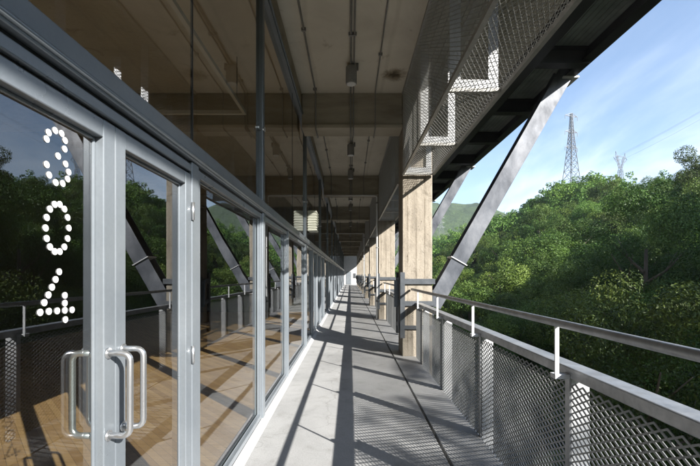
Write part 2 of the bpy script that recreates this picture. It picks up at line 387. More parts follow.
# ------------------------------------------------------------------ corridor floor
fl = MB(); fl.box(WX-.08, .785, -8, Y_END, -.25, 0.0); fl.box(.815, 1.205, -8, Y_END, -.25, 0.0); fl.box(.785, .815, -8, Y_END, -.25, -.03)
tag(fl.build('floor', M['floor']), kind='structure')

# ------------------------------------------------------------------ the building shell
bld = empty('concrete_building', (0, 0, 0), 'old concrete building carrying the ceiling and beams above the corridor', 'building')
b = MB(); b.box(-7.4, .97, -8, Y_END, CEIL, 5.15); b.build('ceiling', M['ceiling'], bld)
b = MB(); b.box(WX-.09, WX-.005, -8, Y_END, 4.505, CEIL-.003); b.build('wall_head', M['beam'], bld)
BY = [-4.8] + [7.2+6*k for k in range(9)]
for y in [-4.8, 1.2] + BY[1:]:
    b = MB()
    b.box(WX, .967, y, y+.35, 4.27, CEIL-.002)
    b.box(-7.15, WX-.095, y, y+.35, 4.27, CEIL-.002)
    b.box(WX+.003, .964, y-.05, y+.40, 4.20, 4.268)        # flange along the bottom
    b.build('beam', M['beam'], bld, .012)
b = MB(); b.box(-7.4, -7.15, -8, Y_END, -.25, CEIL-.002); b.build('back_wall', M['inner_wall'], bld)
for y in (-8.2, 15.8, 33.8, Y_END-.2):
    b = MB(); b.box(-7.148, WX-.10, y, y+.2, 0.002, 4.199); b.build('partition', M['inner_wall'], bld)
b = MB(); b.box(-7.15, WX-.082, -8, Y_END, -.25, 0.004); b.build('wood_floor', M['wood'], bld)
b = MB(); b.box(-7.4, .97, -8, Y_END, 5.155, 9.0); b.build('upper_wall', M['ceiling'], bld)
b = MB(); b.box(-7.4, WX-.085, -8, Y_END, -11, -.252); b.build('base', M['beam'], bld)

# end of the corridor: white house
e = empty('white_house', (0, Y_END+1.5, 0), 'white plastered house wall closing the far end of the corridor', 'house')
b = MB(); b.prism([(-3.5, -10), (6.0, -10), (6.0, 3.0), (1.2, 5.6), (-3.5, 3.2)], 'y', 0, 5); b.build('wall', M['mortar'], e)
b = MB(); b.prism([(1.2, 5.62), (6.3, 2.86), (6.3, 3.06), (1.2, 5.82)], 'y', -.3, 5.2); b.prism([(1.19, 5.62), (1.19, 5.82), (-3.9, 3.22), (-3.9, 3.02)], 'y', -.3, 5.2); b.build('roof', M['collar'], e)
b = MB(); b.box(-.62, .18, -.04, .02, .0, 2.05); b.build('door', M['alu'], e)
b = MB(); b.box(.52, .92, -.04, .02, 1.0, 1.75); b.build('window', M['collar'], e)

# ------------------------------------------------------------------ glazed wall modules
def frame_rect(mb, y0, y1, z0, z1, w, xo=WX-.012, d=.065):
    """four butted bars round an opening"""
    mb.box(xo-d, xo, y0, y0+w, z0, z1); mb.box(xo-d, xo, y1-w, y1, z0, z1)
    mb.box(xo-d+.002, xo-.002, y0+w, y1-w, z1-w, z1); mb.box(xo-d+.002, xo-.002, y0+w, y1-w, z0, z0+w)
def window(root, y0, y1, z0, z1, w=.045, gl='glass', name='window'):
    mb = MB(); frame_rect(mb, y0, y1, z0, z1, w)
    # thin glazing bead inside the frame
    frame_rect(mb, y0+w, y1-w, z0+w, z1-w, .012, WX-.040, .012)
    f = mb.build(name, M['alu'], root, .003)
    g = MB(); g.box(WX-.062, WX-.055, y0+w+.004, y1-w-.004, z0+w+.004, z1-w-.004); g.build('pane', M[gl], f)
    return f
def door_leaf(root, y0, y1, hinge_far, digits=False):
    mb = MB(); xo = WX-.006; d = .05; z0, z1 = .012, 2.068; w = .068
    mb.box(xo-d, xo, y0, y0+w, z0, z1); mb.box(xo-d, xo, y1-w, y1, z0, z1)
    mb.box(xo-d+.002, xo-.002, y0+w, y1-w, z1-.066, z1); mb.box(xo-d+.002, xo-.002, y0+w, y1-w, z0, z0+.09)
    for (a, c, e, f) in ((y0+w, y0+w+.012, z0+.09, z1-.066), (y1-w-.012, y1-w, z0+.09, z1-.066)):
        mb.box(xo-.042, xo-.030, a, c, e, f)
    mb.box(xo-.042, xo-.030, y0+w+.012, y1-w-.012, z1-.078, z1-.066); mb.box(xo-.042, xo-.030, y0+w+.012, y1-w-.012, z0+.09, z0+.102)
    dr = mb.build('door', M['alu'], root, .004)
    g = MB(); g.box(WX-.052, WX-.045, y0+w+.003, y1-w-.003, z0+.093, z1-.069); g.build('pane', M['glass'], dr)
    hy = y0+.045 if hinge_far else y1-.045
    for sgn, xf in ((1, WX-.006), (-1, WX-.056)):
        pts = []
        za, zb, out, rr = .905, 1.21, .082, .028
        pts.append((xf, hy, za)); 
        for k in range(5):
            a = k/4*math.pi/2; pts.append((xf+sgn*(out-rr+rr*math.sin(a)), hy, za+rr-rr*math.cos(a)))
        for k in range(5):
            a = k/4*math.pi/2; pts.append((xf+sgn*(out-rr+rr*math.cos(a)), hy, zb-rr+rr*math.sin(a)))
        pts.append((xf, hy, zb))
        h = MB().tube(pts, .0115, 12)
        h.cyl((xf, hy, za), (xf+sgn*.006, hy, za), .02); h.cyl((xf, hy, zb), (xf+sgn*.006, hy, zb), .02)
        h.build('pull_handle', M['stainless'], dr)
    yy = y1+.004 if hinge_far else y0-.004
    for hz in (.25, 1.05, 1.86):
        MB().cyl((WX+.004, yy, hz-.05), (WX+.004, yy, hz+.05), .009, 10).build('hinge', M['stainless'], dr)
    return dr

DIG = {'3': [(94,278),(98,265),(111,261),(124,267),(131,281),(130,298),(117,312),(132,328),(138,344),(136,358),(126,367),(112,365),(99,350),(94,329)]}
def px_pt(x, y):      # where a dot of the number sits on the door's glass
    xp = WX-.0425; Y = -390*xp/(350-x); return (Y, 1.5+(275-y)*Y/390)
def digits(dr):
    three = [(x/2, y/2) for x, y in DIG['3']]
    zero = []
    for k in range(14):
        a = 2*math.pi*(k+.5)/14; zero.append((57.6+11.6*math.sin(a), 228-24.2*math.cos(a)))
    four = [(20+a/1.944, 100+c/1.944) for a, c in ((77,334),(70,349),(63,364),(56,379),(48,394),(40,413),(57,411),(73,410),(88,409),(102,408),(88,380),(88,395),(89,427))]
    for pts in (three, zero, four):
        mb = MB()
        for x, y in pts:
            Y, z = px_pt(x, y); mb.cyl((WX-.0445, Y, z), (WX-.0425, Y, z), .0108, 18)
        mb.build('number_digit', M['decal'], dr)

def shell(root, Y0, joints):
    """post, transom, head, upper glass of one 4 m module, local y from 0"""
    p = MB(); p.box(WX-.085, WX, 0, .1, 0.0, 2.14); p.build('post', M['alu'], root, .006)
    p = MB(); p.box(WX-.080, WX-.004, .004, .096, 2.2505, 4.44); p.build('upper_post', M['post'], root, .010)
    t = MB(); t.box(WX-.09, WX+.016, 0.0, 4.0, 2.143, 2.25); t.tube([(WX+.018, 0, 2.163), (WX+.018, 4.0, 2.163)], .011, 10)
    t.build('transom', M['alu'], root, .006)
    MB().box(WX-.075, WX-.016, .1005, 4.0, 2.126, 2.1425).build('gap_shade_strip', M['alu_dark'], root)  # dark strip stands in for the shade in the gap under the transom
    h = MB(); h.box(WX-.09, WX+.01, 0, 4.0, 4.443, 4.502); h.box(WX+.0102, WX+.03, 0, 4.0, 4.475, 4.500); h.build('head_rail', M['post'], root, .004)
    for a, c in joints:
        g = MB(); g.box(WX-.05, WX-.040, a, c, 2.252, 4.441); g.build('upper_pane', M['glass_upper'], root)
    for jy in [joints[0][1]]:
        s = MB(); s.box(WX-.0515, WX-.0385, jy+.0005, jy+.0095, 2.252, 4.441); s.build('glass_seal', M['alu_dark'], root)
    c = MB(); c.cyl((WX-.036, .02, 3.0), (WX+.012, .02, 3.0), .012); c.cyl((WX+.012, .02, 3.0), (WX+.016, .02, 3.0), .026)
    c.bar((WX-.025, .02, 3.0), (WX-.03, -.09, 2.985), .016, .016); c.build('glass_clip', M['stainless'], root)

def curb(root, y0, y1):
    c = MB(); c.prism([(WX-.012, 0.001), (WX+.06, 0.001), (WX+.025, .016), (WX-.012, .034)], 'y', y0, y1); c.build('curb', M['mortar'], root)

def module(Y0, kind, label):
    root = empty('glass_shopfront', (0, Y0, 0), label, 'shopfront', 'glass shopfronts along the corridor')
    shell(root, Y0, [(.105, 2.30), (2.31, 3.995)])
    if kind == 'door':
        f = MB(); f.box(WX-.085, WX, .73, .778, 0, 2.14); f.box(WX-.085, WX, 2.202, 2.30, 0, 2.14)
        f.box(WX-.083, WX-.002, .778, 2.202, 2.082, 2.124); f.build('door_frame', M['alu'], root, .005)
        q = MB(); q.box(WX-.05, WX-.022, .7785, 2.2015, 2.0695, 2.0815); q.box(WX-.05, WX-.022, 1.4888, 1.4912, .02, 2.069); q.build('gap_shade_strip', M['alu_dark'], root)  # dark strips painted as the shaded gaps above and between the door leaves
        MB().box(WX-.06, WX-.01, .778, 2.202, .001, .011).build('threshold', M['stainless'], root)
        window(root, .1, .73, .035, 2.125)
        window(root, 2.306, 4.0, .035, 2.125)
        d1 = door_leaf(root, .781, 1.4885, False); d2 = door_leaf(root, 1.4915, 2.199, True)
        curb(root, 0, .73); curb(root, 2.22, 4.0)
        return root, d1
    cuts = {'two': [.1, 1.62, 4.0], 'three': [.1, 1.40, 2.70, 4.0]}[kind]
    for i in range(len(cuts)-1):
        a, c = cuts[i], cuts[i+1]
        if i: 
            f = MB(); f.box(WX-.085, WX, a, a+.07, 0, 2.14); f.build('mullion', M['alu'], root, .006); a += .07
        window(root, a+.005, c, .035, 2.125)
    curb(root, 0, 4.0)
    return root, None

r0, d0 = module(0.0, 'door', 'glazed shopfront with double doors and the white dotted number 304, nearest on the left')
digits(d0)
r1, _ = module(4.0, 'two', 'glazed shopfront of two wide fixed panes next after the double doors')
r2, _ = module(8.0, 'three', 'glazed shopfront of three narrow panes with the cream louvred box at its near post')
for k in range(3, 15):
    c = copy_tree(r2 if k % 3 else r1); c.location.y = 4.0*k
    c['label'] = 'glazed grey framed shopfront, %s from the near end of the corridor' % ORD[k]
c = copy_tree(r1); c.location.y = -4.0
c['label'] = 'glazed shopfront beside the camera, just before the numbered doors'
c2 = copy_tree(r1); c2.location.y = -8.0
c2['label'] = 'glazed shopfront furthest behind the camera position'

# cream louvred box
lb = empty('louvred_box', (WX+.0, 8.15, 2.40), 'cream ribbed metal box fixed to the second tall post of the glazed wall', 'vent box')
m_ = MB(); m_.box(.012, .19, 0, .34, .02, .45); m_.build('case', M['louver'], lb, .004)
m_ = MB()
for k in range(8):
    z = .03+k*.053; m_.prism([(.005, z), (.205, z), (.205, z+.012), (.191, z+.034), (.005, z+.034)], 'y', -.014, .354)
m_.build('louvre', M['louver'], lb)

# ------------------------------------------------------------------ expanded metal
def expanded(U, V, pu, pv, w, d):
    """expanded metal sheet in the (u,v) plane, strands as tilted bars; returns verts (u,v,n) and faces"""
    hu = pu/2; nu = int(round(U/hu)); hv = pv/2; nv = int(V/hv)
    vs = []; fs = []
    for k in range(nv):
        for j in range(nu):
            v0 = hv*(k+((j+k) % 2)); v1 = hv*(k+((j+1+k) % 2))
            if v0 > V or v1 > V: continue
            u0 = hu*j; u1 = hu*(j+1)
            o = len(vs)
            for (u, v) in ((u0, v0), (u1, v1)):
                vs += [(u, v-w/2, -d/2), (u, v+w/2, -d*.1), (u, v+w/2, d/2), (u, v-w/2, d*.1)]
            fs += [(o, o+1, o+5, o+4), (o+1, o+2, o+6, o+5), (o+2, o+3, o+7, o+6), (o+3, o, o+4, o+7)]
    return vs, fs
def mesh_sheet(name, U, V, pu, pv, w, d, conv, mat):
    vs, fs = expanded(U, V, pu, pv, w, d)
    me = bpy.data.meshes.new(name); me.from_pydata([conv(*v) for v in vs], [], fs); me.update(); me.materials.append(mat)
    return me

# ------------------------------------------------------------------ railing
RX = 1.215
PITCH = 1.46
fence_me = mesh_sheet('mesh_panel', PITCH-.02, .97, .068, .038, .0098, .006, lambda u, v, n: (RX+n, u+.01, v-.06), M['mesh'])
def railing(y0, y1, posts, label, first_bracket=True):
    root = empty('mesh_railing', (0, y0, 0), label, 'railing', 'mesh railings along the outer edge')
    L = y1-y0
    t = MB(); t.box(RX-.012, RX+.095, 0, L, .932, .993); t.build('top_beam', M['galv'], root, .006)
    t = MB(); t.box(RX-.006, RX+.05, 0, L, -.12, -.06); t.build('bottom_rail', M['galv'], root, .004)
    t = MB(); t.tube([(RX-.082, 0, 1.238), (RX-.082, L, 1.238)], .0215, 18); t.build('handrail', M['galv'], root)
    for i, py in enumerate(posts):
        p = py-y0
        q = MB(); q.box(RX+.012, RX+.112, p, p+.006, -.2, .930); q.box(RX+.108, RX+.116, p+.0065, p+.05, -.2, .930)
        q.build('post', M['galv_white'], root)
        q = MB(); q.box(RX-.012, RX-.003, p-.022, p+.022, -.06, .930); q.build('mesh_strip', M['galv'], root)
        q = MB(); q.box(RX-.094, RX-.070, p-.027, p-.019, .955, 1.222); q.prism([(p-.030, .955), (p+.03, .955), (p+.018, .930), (p-.030, .930)], 'x', RX-.094, RX-.0125)
        q.build('bracket', M['galv_white'], root, .002)
    ys_ = list(posts) + [posts[-1]+PITCH]
    ys_ = [posts[0]-PITCH] + ys_
    for a in ys_[:-1]:
        if a-y0 < -PITCH+.05 or a+.3 > y1: continue
        o = bpy.data.objects.new('mesh_panel', fence_me); COL.objects.link(o); o.parent = root; o.location = (0, a-y0, 0)
        if a+PITCH > y1+.05:      # short panel at the end of a run
            o.scale = (1, (y1-a)/PITCH, 1)
        if a < y0-.05:
            o.scale = (1, (a+PITCH-y0)/PITCH, 1); o.location.y = 0
    return root
railing(-5.86, 7.16, [.70-PITCH*3, .70-PITCH*2, .70-PITCH, .70, 2.16, 3.62, 5.08, 6.54], 'long galvanized mesh railing with tube handrail, nearest on the right')
prev = None
for k in range(8):
    y0 = 7.86+6*k; y1 = 13.14+6*k
    lab = 'galvanized mesh railing between the %s and %s concrete columns' % (ORD[k], ORD[k+1])
    if prev is None:
        prev = railing(y0, y1, [y0+.45, y0+.45+PITCH, y0+.45+2*PITCH, y0+.45+3*PITCH], lab)
    else:
        c = copy_tree(prev); c.location.y = y0; c['label'] = lab

# ------------------------------------------------------------------ columns
def column(y, label):
    root = empty('concrete_column', (1.245, y+.3, 0), label, 'column', 'concrete columns along the corridor')
    s = MB(); s.box(-.275, .275, -.3, .3, -11, 5.149); s.build('shaft', M['column'], root, .015)
    for z, h in ((.50, .07), (.93, .09), (1.33, .10)):
        q = MB(); X = .29; Yh = .315; t = .028
        q.box(-X-t, X+t, -Yh-t, -Yh, z, z+h); q.box(-X-t, X+t, Yh, Yh+t, z, z+h)
        q.box(-X-t, -X, -Yh, Yh, z, z+h); q.box(X, X+t, -Yh, Yh, z, z+h)
        q.build('steel_band', M['collar'], root, .004)
    for sx in (-1,):
        for sy in (-1, 1):
            q = MB(); x = sx*.322; yy = sy*.347
            q.box(x, x-sx*.012, yy, yy-sy*.075, .34, 1.55); q.box(x-sx*.0125, x-sx*.085, yy, yy-sy*.012, .34, 1.55)
            q.build('corner_angle', M['collar'], root)
    # stub plates that take the railing
    q = MB(); q.box(-.345, -.325, -.25, -.10, .42, 1.46); q.box(-.42, -.345, -.20, -.185, .9, 1.4); q.build('side_plate', M['collar'], root, .003)
    return root
col0 = column(7.2, 'first and nearest concrete column, at the end of the near railing, with dark steel bands')
for k in range(1, 9):
    c = copy_tree(col0); c.location.y = 7.5+6*k; c['label'] = 'pale board marked concrete column, %s counting from the nearest' % ORD[k]
c = copy_tree(col0); c.location.y = -4.5; c['label'] = 'pale concrete column standing behind the camera'

# white drainpipes
def pipe(y, label):
    root = empty('drainpipe', (.90, y, 0), label, 'pipe', 'white drainpipes under the beams')
    q = MB(); q.tube([(0, 0, 0), (0, 0, 4.10), (-.02, 0, 4.15), (-.07, 0, 4.17), (-1.72, 0, 4.17)], .028, 12); q.build('tube', M['white_paint'], root)
    for z in (.6, 2.4, 3.9):
        q = MB(); q.cyl((0, 0, z), (0, 0, z+.04), .036); q.box(.03, .095, -.012, .012, z+.01, z+.03); q.build('clamp', M['pipe'], root)
    return root
p0 = pipe(13.10, 'slim white drainpipe beside the second concrete column, running along the beam')
c = copy_tree(p0); c.location.y = 25.1; c['label'] = 'slim white drainpipe beside the fourth concrete column'

# ------------------------------------------------------------------ mesh cage between the column heads
CZ = 3.35; CX0, CX1 = .975, 1.525
CP = 1.62
cage_bot = mesh_sheet('bottom_mesh', CP, CX1-CX0, .074, .042, .0066, .005, lambda u, v, n: (CX0+v, u, CZ+.02+n), M['cage_mesh'])
cage_side = mesh_sheet('side_mesh', CP, CEIL-CZ-.03, .074, .042, .0066, .005, lambda u, v, n: (n, u, CZ+.02+v), M['cage_mesh'])
def cage(y0, y1, label):
    root = empty('mesh_cage', (0, y0, 0), label, 'mesh cage', 'steel mesh cages under the upper walkway')
    L = y1-y0; n = int(round(L/CP)); p = L/n
    q = MB()
    for x in (CX0-.022, CX1-.018):
        q.box(x, x+.04, 0, L, CZ-.02, CZ+.02)
    q.build('edge_angle', M['cage_mesh'], root)
    q = MB(); q.box(CX0-.022, CX0+.018, 0, L, CEIL-.06, CEIL-.02); q.box(CX1-.018, CX1+.022, 0, L, CEIL-.06, CEIL-.02); q.build('top_angle', M['cage_mesh'], root)
    for k in range(n+1):
        y = min(max(k*p, .02), L-.02)
        q = MB(); q.box(CX0+.019, CX1-.019, y-.02, y+.02, CZ-.018, CZ+.018); q.build('cross_bar', M['cage_mesh'], root)
        q = MB(); q.box(CX0+.03, CX0+.14, y+.021, y+.027, CZ+.03, CEIL-.065); q.box(CX1-.13, CX1-.03, y+.021, y+.027, CZ+.03, CEIL-.25)
        q.box(CX0+.1402, CX1-.1302, y+.021, y+.027, CZ+.03, CZ+.12); q.build('hanger_frame', M['galv'], root)
    for k in range(n):
        for me, x in ((cage_bot, 0), (cage_side, CX0), (cage_side, CX1)):
            o = bpy.data.objects.new(me.name.split('.')[0], me); COL.objects.link(o); o.parent = root
            o.location = (x, k*p, 0); o.scale = (1, p/CP, 1)
    return root
cage(2.29, 7.15, 'overhead steel mesh cage above the near railing, reaching the nearest column')
cprev = None
for k in range(8):
    lab = 'overhead steel mesh cage between the %s and %s concrete columns' % (ORD[k], ORD[k+1])
    if cprev is None: cprev = cage(7.85, 13.15, lab)
    else:
        c = copy_tree(cprev); c.location.y = 7.85+6*k; c['label'] = lab

# ------------------------------------------------------------------ upper walkway (black steel deck) and struts
wk = empty('upper_walkway', (0, 0, 0), 'black steel upper walkway deck jutting out over the railing', 'walkway')
DX = 4.2; DZ = 5.2; JOG = 5.1; DXN = 2.5; BACK = 2.25; DXB = 3.42  # deck widths out of view are stepped to shape sun on wall and cage
def ribbed(y0, y1, x0, x1, z, pitch, depth, axis):
    m_ = MB(); pts = []
    a0, a1 = (x0, x1) if axis == 'y' else (y0, y1)
    a = a0
    while a < a1-pitch*.5:
        pts += [(a, z), (a+pitch*.86, z), (a+pitch*.90, z+depth), (a+pitch*.98, z+depth)]; a += pitch
    pts += [(a1, z)]
    n = len(pts)
    if axis == 'y':
        vs = [(p[0], y0, p[1]) for p in pts] + [(p[0], y1, p[1]) for p in pts]
    else:
        vs = [(x0, p[0], p[1]) for p in pts] + [(x1, p[0], p[1]) for p in pts]
    fs = [(i, i+1, n+i+1, n+i) for i in range(n-1)]
    m_.add(vs, fs); return m_
ribbed(JOG, Y_END, .975, 3.0, 5.16, .105, .03, 'y').build('board_soffit', M['board'], wk)
ribbed(BACK, JOG-.002, .975, DXN-.21, 5.16, .105, .03, 'y').build('board_soffit', M['board'], wk)
ribbed(-8, BACK-.002, .975, DXB-.21, 5.16, .105, .03, 'y').build('board_soffit', M['board'], wk)
ribbed(JOG, Y_END, 3.0, DX-.12, 5.42, .09, .04, 'y').build('deck_sheet', M['deck_sheet'], wk)
def ibeam_y(x, y0, y1, z0, z1, w=.2, tf=.02, tw=.014):
    m_ = MB(); m_.box(x-w/2, x+w/2, y0, y1, z0, z0+tf); m_.box(x-w/2, x+w/2, y0, y1, z1-tf, z1); m_.box(x-tw/2, x+tw/2, y0, y1, z0+tf, z1-tf); return m_
ibeam_y(DX-.1, JOG, Y_END, DZ, 5.62, .2).build('edge_beam', M['dark_steel'], wk)
ibeam_y(DXN-.1, BACK, JOG-.005, DZ, 5.62, .2).build('edge_beam', M['dark_steel'], wk)
ibeam_y(DXB-.1, -8, BACK-.003, DZ, 5.62, .2).build('edge_beam', M['dark_steel'], wk)
ibeam_y(2.95, 4.35, Y_END, 5.16-.26, 5.155, .18).build('inner_beam', M['dark_steel'], wk)
y = 6.75
while y < Y_END:
    xe = DX - .108
    m_ = MB(); w = .19; m_.box(3.045, xe, y-w/2, y+w/2, 5.12, 5.14); m_.box(3.045, xe, y-w/2, y+w/2, 5.395, 5.415); m_.box(3.045, xe, y-.007, y+.007, 5.1402, 5.3948)
    m_.build('joist', M['dark_steel'], wk); y += 2.0
m_ = MB(); m_.box(.975, DX, JOG, Y_END, 5.63, 5.76); m_.box(.975, DXN, BACK, JOG-.003, 5.63, 5.76); m_.box(.975, DXB, -8, BACK-.003, 5.63, 5.76); m_.build('deck_slab', M['beam'], wk)

def strut(y, label):
    A = Vector((1.56, 0, .93)); B = Vector((4.07, 0, 5.34)); d = (B-A).normalized(); s = Vector((d.z, 0, -d.x))
    root = empty('diagonal_strut', (0, y, 0), label, 'strut', 'diagonal steel struts under the walkway')
    hw = .145
    q = MB()
    for yy in (-.13, .13):
        q.add([p+s*a+Vector((0, yy+c, 0)) for p in (A, B) for a, c in ((-hw, -.009), (hw, -.009), (hw, .009), (-hw, .009))],
              [(3,2,1,0),(4,5,6,7),(0,1,5,4),(1,2,6,5),(2,3,7,6),(3,0,4,7)])
    q.add([p+s*a+Vector((0, c, 0)) for p in (A, B) for a, c in ((-.007, -.1208), (.007, -.1208), (.007, .1208), (-.007, .1208))],
          [(3,2,1,0),(4,5,6,7),(0,1,5,4),(1,2,6,5),(2,3,7,6),(3,0,4,7)])
    q.build('beam', M['strut'], root, .003)
    P = A + d*.95
    q = MB(); q.add([p+s*a+Vector((0, c, 0)) for p in (P, P+d*.016) for a, c in ((-.17, -.165), (.17, -.165), (.17, .165), (-.17, .165))],
          [(3,2,1,0),(4,5,6,7),(0,1,5,4),(1,2,6,5),(2,3,7,6),(3,0,4,7)]); q.build('splice_plate', M['galv_white'], root)
    q = MB(); q.box(1.525, 1.555, -.2, .2, .62, 1.22); q.build('foot_plate', M['collar'], root)
    q = MB(); q.box(DX-.24, DX+.05, -.19, .19, DZ-.032, DZ-.004); q.build('head_plate', M['galv_white'], root)
    return root
s0 = strut(7.42, 'nearest diagonal steel strut rising from the first column to the walkway edge')
for k in range(1, 9):
    c = copy_tree(s0); c.location.y = 7.42+6*k; c['label'] = 'diagonal steel strut at the %s concrete column' % ORD[k]

# ------------------------------------------------------------------ conduits and lamps
def conduit(x, r, label, gap):
    root = empty('ceiling_conduit', (x, 0, CEIL), label, 'conduit', 'conduits along the corridor ceiling')
    pts = []; z0 = -r-.012; y = -7.9
    pts.append((0, -7.9, z0))
    for by in [-4.8, 1.2] + BY[1:]:
        zl = 4.20-CEIL-r-.01
        pts += [(0, by-.09, z0), (0, by-.075, z0-.02), (0, by-.072, zl+.02), (0, by-.055, zl), (0, by+.405, zl), (0, by+.422, zl+.02), (0, by+.425, z0-.02), (0, by+.44, z0)]
    pts.append((0, Y_END-.1, z0))
    q = MB(); q.tube(pts, r, 8); q.build('tube', M['pipe'], root)
    y = .2; first = None
    while y < 40:
        if all(not (by-.2 < y < by+.55) for by in [1.2]+BY):
            if first is None:
                q = MB(); q.box(-r-.018, r+.018, -.015, .015, -.002, -2*r-.018); first = q.build('clamp', M['pipe'], root); first.location.y = y
            else:
                c = first.copy(); COL.objects.link(c); c.parent = root; c.location.y = y
        y += gap
conduit(-.63, .013, 'thin grey conduit on the ceiling next to the glazed wall', 1.7)
conduit(.012, .015, 'left one of the two grey conduits running through the ceiling lamps', 1.3)
conduit(.062, .012, 'right one of the two grey conduits, beside the ceiling lamps', 1.3)
conduit(.46, .011, 'thin grey conduit on the ceiling on the side towards the columns', 1.9)
def lamp(y, label):
    root = empty('ceiling_lamp', (.02, y, CEIL-.045), label, 'lamp', 'can lamps on the corridor ceiling')
    q = MB(); q.tube([(0, 0, 0), (0, 0, -.02), (0, 0, -.27), (0, 0, -.28)], [.075, .088, .088, .082], 24); q.build('can', M['lamp'], root)
    q = MB(); q.tube([(0, 0, -.2801), (0, 0, -.286)], [.074, .07], 24); q.build('lens', M['lens'], root)
    q = MB(); q.box(.075, .115, -.02, .02, -.06, .1); q.build('mount', M['pipe'], root)
    return root
L0 = lamp(6.2, 'nearest grey can lamp on the corridor ceiling, in front of the first beam')
for i, yy in enumerate((9.9, 12.3, 15.9, 18.4, 21.9, 24.4, 27.9, 30.4)):
    c = copy_tree(L0); c.location.y = yy; c['label'] = 'grey can lamp on the corridor ceiling, %s from the nearest' % ORD[i+1]

# ceiling stain patch (damp concrete scab)
# ------------------------------------------------------------------ pylons
def pylon(name, loc, H, W, arms, label, rz=0, head='mast'):
    root = empty(name, loc, label, 'pylon'); root.rotation_euler.z = rz
    r = H*.0032; q = MB()
    def w(z):
        u = z/H; return W*((1-u)**1.35*.92+.08)/2
    hz = H if head == 'mast' else H*.72
    lv = [0]; z = 0
    while z < hz-.5:
        z = min(hz, z+max(1.6*w(z), H*.035)); lv.append(z)
    for i in range(len(lv)-1):
        a, c = w(lv[i]), w(lv[i+1])
        cs0 = [(-a,-a),(a,-a),(a,a),(-a,a)]; cs1 = [(-c,-c),(c,-c),(c,c),(-c,c)]
        for k in range(4):
            k2 = (k+1) % 4
            q.bar((*cs0[k], lv[i]), (*cs1[k], lv[i+1]), r*1.5, r*1.5, (1, 0.3, 0))
            q.bar((*cs0[k], lv[i]), (*cs1[k2], lv[i+1]), r*.8, r*.8, (1, .3, 0)); q.bar((*cs0[k2], lv[i]), (*cs1[k], lv[i+1]), r*.8, r*.8, (1, .3, 0))
            q.bar((*cs1[k], lv[i+1]), (*cs1[k2], lv[i+1]), r*.8, r*.8, (0, 0, 1) if i < len(lv) else (0,0,1))
    q.build('lattice', M['pylon'], root)
    if head == 'mast':
        for z, l in arms:
            a = MB()
            for sx in (-1, 1):
                for yy in (-.4, .4):
                    a.bar((0, yy, z), (sx*l, 0, z+.3), r*1.2, r*1.2); a.bar((0, yy, z+1.6), (sx*l, 0, z+.3), r, r)
                a.bar((sx*l, 0, z+.3), (sx*l, 0, z-1.3), r*1.3, r*1.3, (0, 1, 0))
            a.build('cross_arm', M['pylon'], root)
    else:
        a = MB(); c = w(hz)
        for sx in (-1, 1):
            for yy in (-.5, .5):
                a.bar((sx*c, yy, hz), (sx*5.2, yy, H*.93), r*1.4, r*1.4, (0, 1, 0)); a.bar((sx*.4, yy, hz+1), (sx*3.8, yy, H*.93), r*1.1, r*1.1, (0, 1, 0))
                a.bar((sx*5.2, yy, H*.93), (sx*5.8, 0, H), r*1.3, r*1.3, (0, 1, 0)); a.bar((sx*8.5, 0, H*.9), (sx*5.0, yy, H*.93), r*1.2, r*1.2); a.bar((sx*8.5, 0, H*.9), (sx*4.6, yy, H*.84), r*1.2, r*1.2)
                for k in range(4):
                    t0, t1 = k/4, (k+1)/4
                    a.bar((sx*(c+(5.2-c)*t0), yy, hz+(H*.93-hz)*t0), (sx*(.4+3.4*t1), yy, hz+1+(H*.93-hz-1)*t1), r*.8, r*.8, (0, 1, 0))
        for yy in (-.5, .5):
            a.bar((-5.2, yy, H*.93), (5.2, yy, H*.93), r*1.3, r*1.3); a.bar((-4.4, yy, H*.88), (4.4, yy, H*.88), r, r)
        a.build('head', M['pylon'], root)
    return root
P1 = pylon('power_pylon', (113.5, 200, g_h(113.5, 200)), 1.5+162*200/390-g_h(113.5, 200), 9.5, (), 'tall lattice pylon with three tiers of arms above the wooded ridge', R(20))
H1 = 1.5+162*200/390-g_h(113.5, 200)
a = MB()
for z in (H1-1.8, H1-10, H1-18):
    for sx in (-1, 1):
        for yy in (-.5, .5):
            a.bar((0, yy, z), (sx*4.2, 0, z+.3), .15, .15); a.bar((0, yy, z+1.6), (sx*4.2, 0, z+.3), .13, .13)
        a.bar((sx*4.2, 0, z+.3), (sx*4.2, 0, z-1.6), .16, .16, (0, 1, 0))
a.build('cross_arm', M['pylon'], P1)
g2 = g_h(208, 300); P2 = pylon('power_pylon', (208, 300, g2), 1.5+123*300/390-g2, 9, (), 'shorter lattice pylon with a forked head beside the tall one', R(25), 'fork')
g3 = far_h(116, 500); P3 = pylon('power_pylon', (116.5, 500, g3-1), 1.5+57*500/390-g3+3, 9, (), 'small distant lattice pylon seen behind the first column', R(10))
a = MB(); H3 = 1.5+57*500/390-g3+3
for z in (H3-2, H3-8, H3-14):
    for sx in (-1, 1):
        a.bar((0, 0, z), (sx*5, 0, z+.3), .3, .3); a.bar((0, 0, z+1.8), (sx*5, 0, z+.3), .25, .25)
a.build('cross_arm', M['pylon'], P3)
for i, (off, dz) in enumerate(((-4, 0), (4, 0), (0, 3))):
    pts = []
    A = Vector((208+off, 300, 1.5+117*300/390+dz)); B = Vector((236+off, 150, 1.5+117*300/390+36+dz))
    for k in range(17):
        t = k/16; p = A.lerp(B, t); p.z -= 9*4*t*(1-t)*.5; pts.append(p)
    tag(MB().tube(pts, .045, 5, False).build('power_line', M['pylon']), 'thin power line sagging across the sky to the right of the pylons', 'cable', 'power lines')

